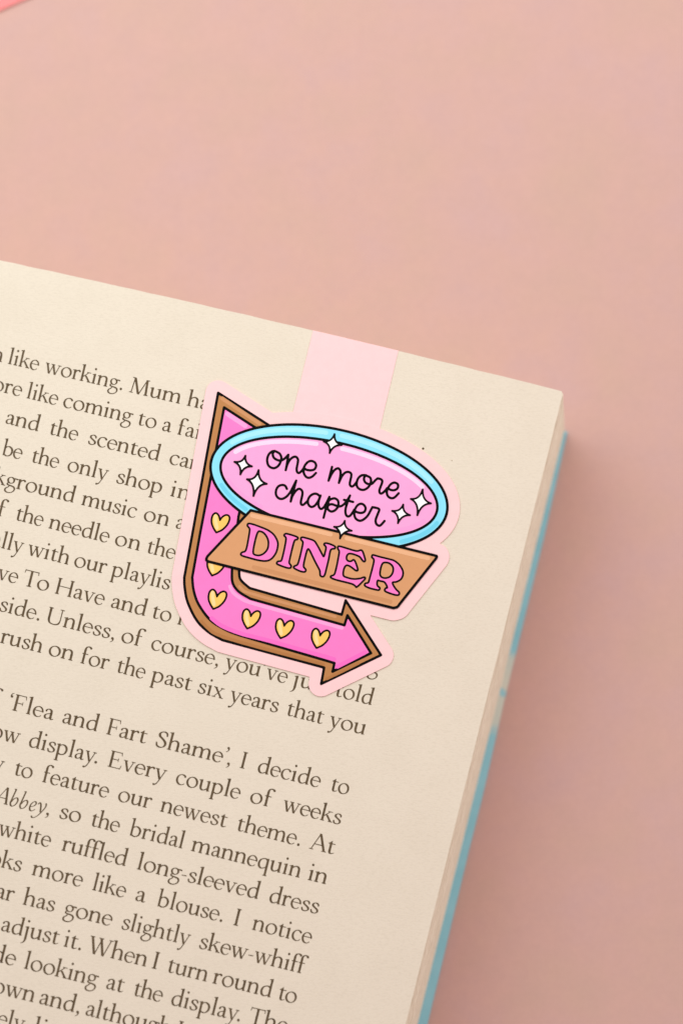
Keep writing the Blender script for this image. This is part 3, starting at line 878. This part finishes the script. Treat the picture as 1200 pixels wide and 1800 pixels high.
# banner
a = Art().add(P_(BANNER, LW), bb(BANNER, 6), "black_line", 17).add(P_(BANNER, -LW), bb(BANNER, 6), "banner_brown", 18)
streak(a, [(443, 906.3), (581, 939.5)], 3.7, "banner_brown_light", 19)
streak(a, [(609, 946.3), (752, 981.4)], 3.7, "banner_brown_light", 19)
streak(a, [(446, 997.2), (686, 1057.8)], 3.5, "banner_brown_deep", 19)
banner = a.build("banner", bookmark)

# the five block capitals
D1 = lambda *p: [(410 + x / 7.5, 900 + y / 7.5) for x, y in p]
D2 = lambda *p: [(560 + x / 7.5, 930 + y / 7.5) for x, y in p]
CAPS = [
 [D1((200, 153), (270, 166), (350, 196), (450, 237), (530, 297), (578, 380), (585, 450), (560, 540), (500, 618), (430, 645), (330, 636), (200, 602), (115, 575), (99, 552), (120, 531), (155, 520), (177, 470), (200, 350), (217, 235), (205, 205), (186, 180)),
  D1((345, 252), (402, 276), (448, 340), (464, 410), (450, 490), (402, 548), (340, 574), (282, 565), (260, 535), (270, 450), (298, 330), (320, 270))],
 [D1((690, 287), (740, 296), (820, 321), (851, 341), (838, 363), (810, 371), (785, 440), (747, 600), (735, 670), (761, 710), (748, 738), (700, 734), (610, 702), (573, 680), (587, 653), (630, 645), (652, 580), (681, 450), (695, 345), (669, 310))],
 [D1((905, 334), (980, 350), (1062, 380), (1100, 430), (1150, 520), (1189, 588), (1208, 540), (1222, 465), (1196, 430), (1215, 411), (1275, 424), (1338, 455), (1336, 481), (1300, 487), (1276, 515), (1255, 625), (1230, 725), (1206, 822), (1183, 852), (1147, 838), (1140, 775), (1112, 720), (1060, 618), (1010, 512), (985, 487), (966, 520), (945, 600), (924, 715), (954, 760), (940, 789), (880, 780), (803, 742), (801, 717), (845, 695), (871, 620), (900, 500), (918, 400), (891, 362))],
 [D2((268, 227), (330, 242), (450, 280), (510, 291), (556, 279), (580, 300), (600, 360), (613, 408), (603, 428), (580, 418), (547, 372), (510, 350), (440, 326), (392, 326), (367, 360), (368, 402), (395, 425), (430, 424), (460, 406), (485, 440), (514, 530), (503, 549), (475, 538), (430, 502), (380, 477), (347, 492), (325, 550), (325, 615), (370, 640), (450, 659), (540, 654), (598, 636), (611, 655), (570, 700), (502, 764), (482, 750), (440, 724), (350, 700), (230, 670), (167, 645), (160, 622), (205, 601), (231, 520), (256, 400), (271, 300), (256, 265), (251, 240))],
 [D2((720, 343), (800, 366), (900, 391), (990, 416), (1060, 470), (1103, 540), (1110, 600), (1085, 658), (1030, 694), (972, 704), (987, 750), (1022, 800), (1059, 836), (1053, 868), (1010, 869), (930, 845), (872, 815), (881, 782), (904, 775), (890, 732), (860, 696), (810, 685), (777, 677), (767, 720), (776, 753), (804, 776), (794, 803), (750, 799), (660, 775), (607, 745), (617, 717), (655, 705), (677, 630), (707, 520), (729, 410), (701, 372), (706, 350)),
  D2((862, 441), (920, 446), (968, 482), (984, 530), (970, 590), (930, 634), (870, 648), (822, 630), (806, 590), (815, 520), (835, 462))],
]
for loops_ in CAPS:
    L = [spline(l, closed=True, n=4) for l in loops_]
    def fn(off, L=L):
        def g(X, Y):
            d = sd_poly(X, Y, L[0])
            for h in L[1:]: d = np.maximum(d, -sd_poly(X, Y, h))
            return d - off
        return g
    Art().add(fn(1.85), bb(L[0], 5), "black_line", 20, 0.6).add(fn(-1.65), bb(L[0], 5), "arrow_pink", 21, 0.6).build("block_letter", banner)

# sparkles
K5 = lambda *p: [(400 + x / 15, 760 + y / 15) for x, y in p]
for tips, r in ((K5((468, 615), (640, 895), (335, 1105), (180, 775)), 1.9), (K5((815, 995), (1030, 1355), (680, 1675), (510, 1235)), 1.9),
                ([(587.8, 763), (600.2, 782.1), (579.2, 796.1), (568.7, 775.8)], 1.75), ([(742.7, 860.2), (757.3, 884.8), (733.3, 905.6), (721.7, 876.8)], 1.75),
                ([(708.5, 886.8), (720.5, 905.5), (699.2, 919.6), (689, 897.8)], 1.75), ([(605.8, 915.4), (618.0, 932.9), (597.4, 946.5), (587, 925.9)], 1.75)):
    tp = np.array(tips, float); c = tp.mean(0)
    pts = []
    for i in range(4):
        p, q = tp[i], tp[(i + 1) % 4]
        k = c + 0.11 * ((p - c) + (q - c))
        for t in np.linspace(0, 1, 10, endpoint=False):
            pts.append((1 - t) ** 2 * p + 2 * t * (1 - t) * k + t * t * q)
    pts = np.array(pts)
    Art().add(P_(pts, r), bb(pts, 5), "black_line", 22, 0.5).add(P_(pts, -r), bb(pts, 5), "sparkle_white", 23, 0.5, 0.08).build("sparkle", bookmark)

# ------------------------------------------------------------------ the coral pink card reaching into the far corner
q = on_plane([(-30, 30), (42, -1.5)], 0.5 * MM)
d = (q[1] - q[0])[:2]; d /= np.linalg.norm(d); nrm = np.array([-d[1], d[0]])
w0 = q[0][:2] - d * 0.05
outl = [w0, w0 + d * 0.075, w0 + d * 0.0765 + nrm * 0.0006, w0 + d * 0.077 + nrm * 0.002, w0 + d * 0.077 + nrm * 0.10, w0 + nrm * 0.10]
n = len(outl)
vv = [(p[0], p[1], 0.5 * MM) for p in outl] + [(p[0], p[1], 0.1 * MM) for p in outl]
ff = [tuple(range(n)), tuple(range(n, 2 * n))[::-1]] + [(i, n + i, n + (i + 1) % n, (i + 1) % n) for i in range(n)]
M_CORAL = new_mat("coral_pink_card", srgb(236, 138, 138), 0.7, 0.2)
pc = link_mesh("pink_card", vv, ff, [M_CORAL])
props(pc, "coral pink card, only a blurred edge of it in the top left corner", "card")
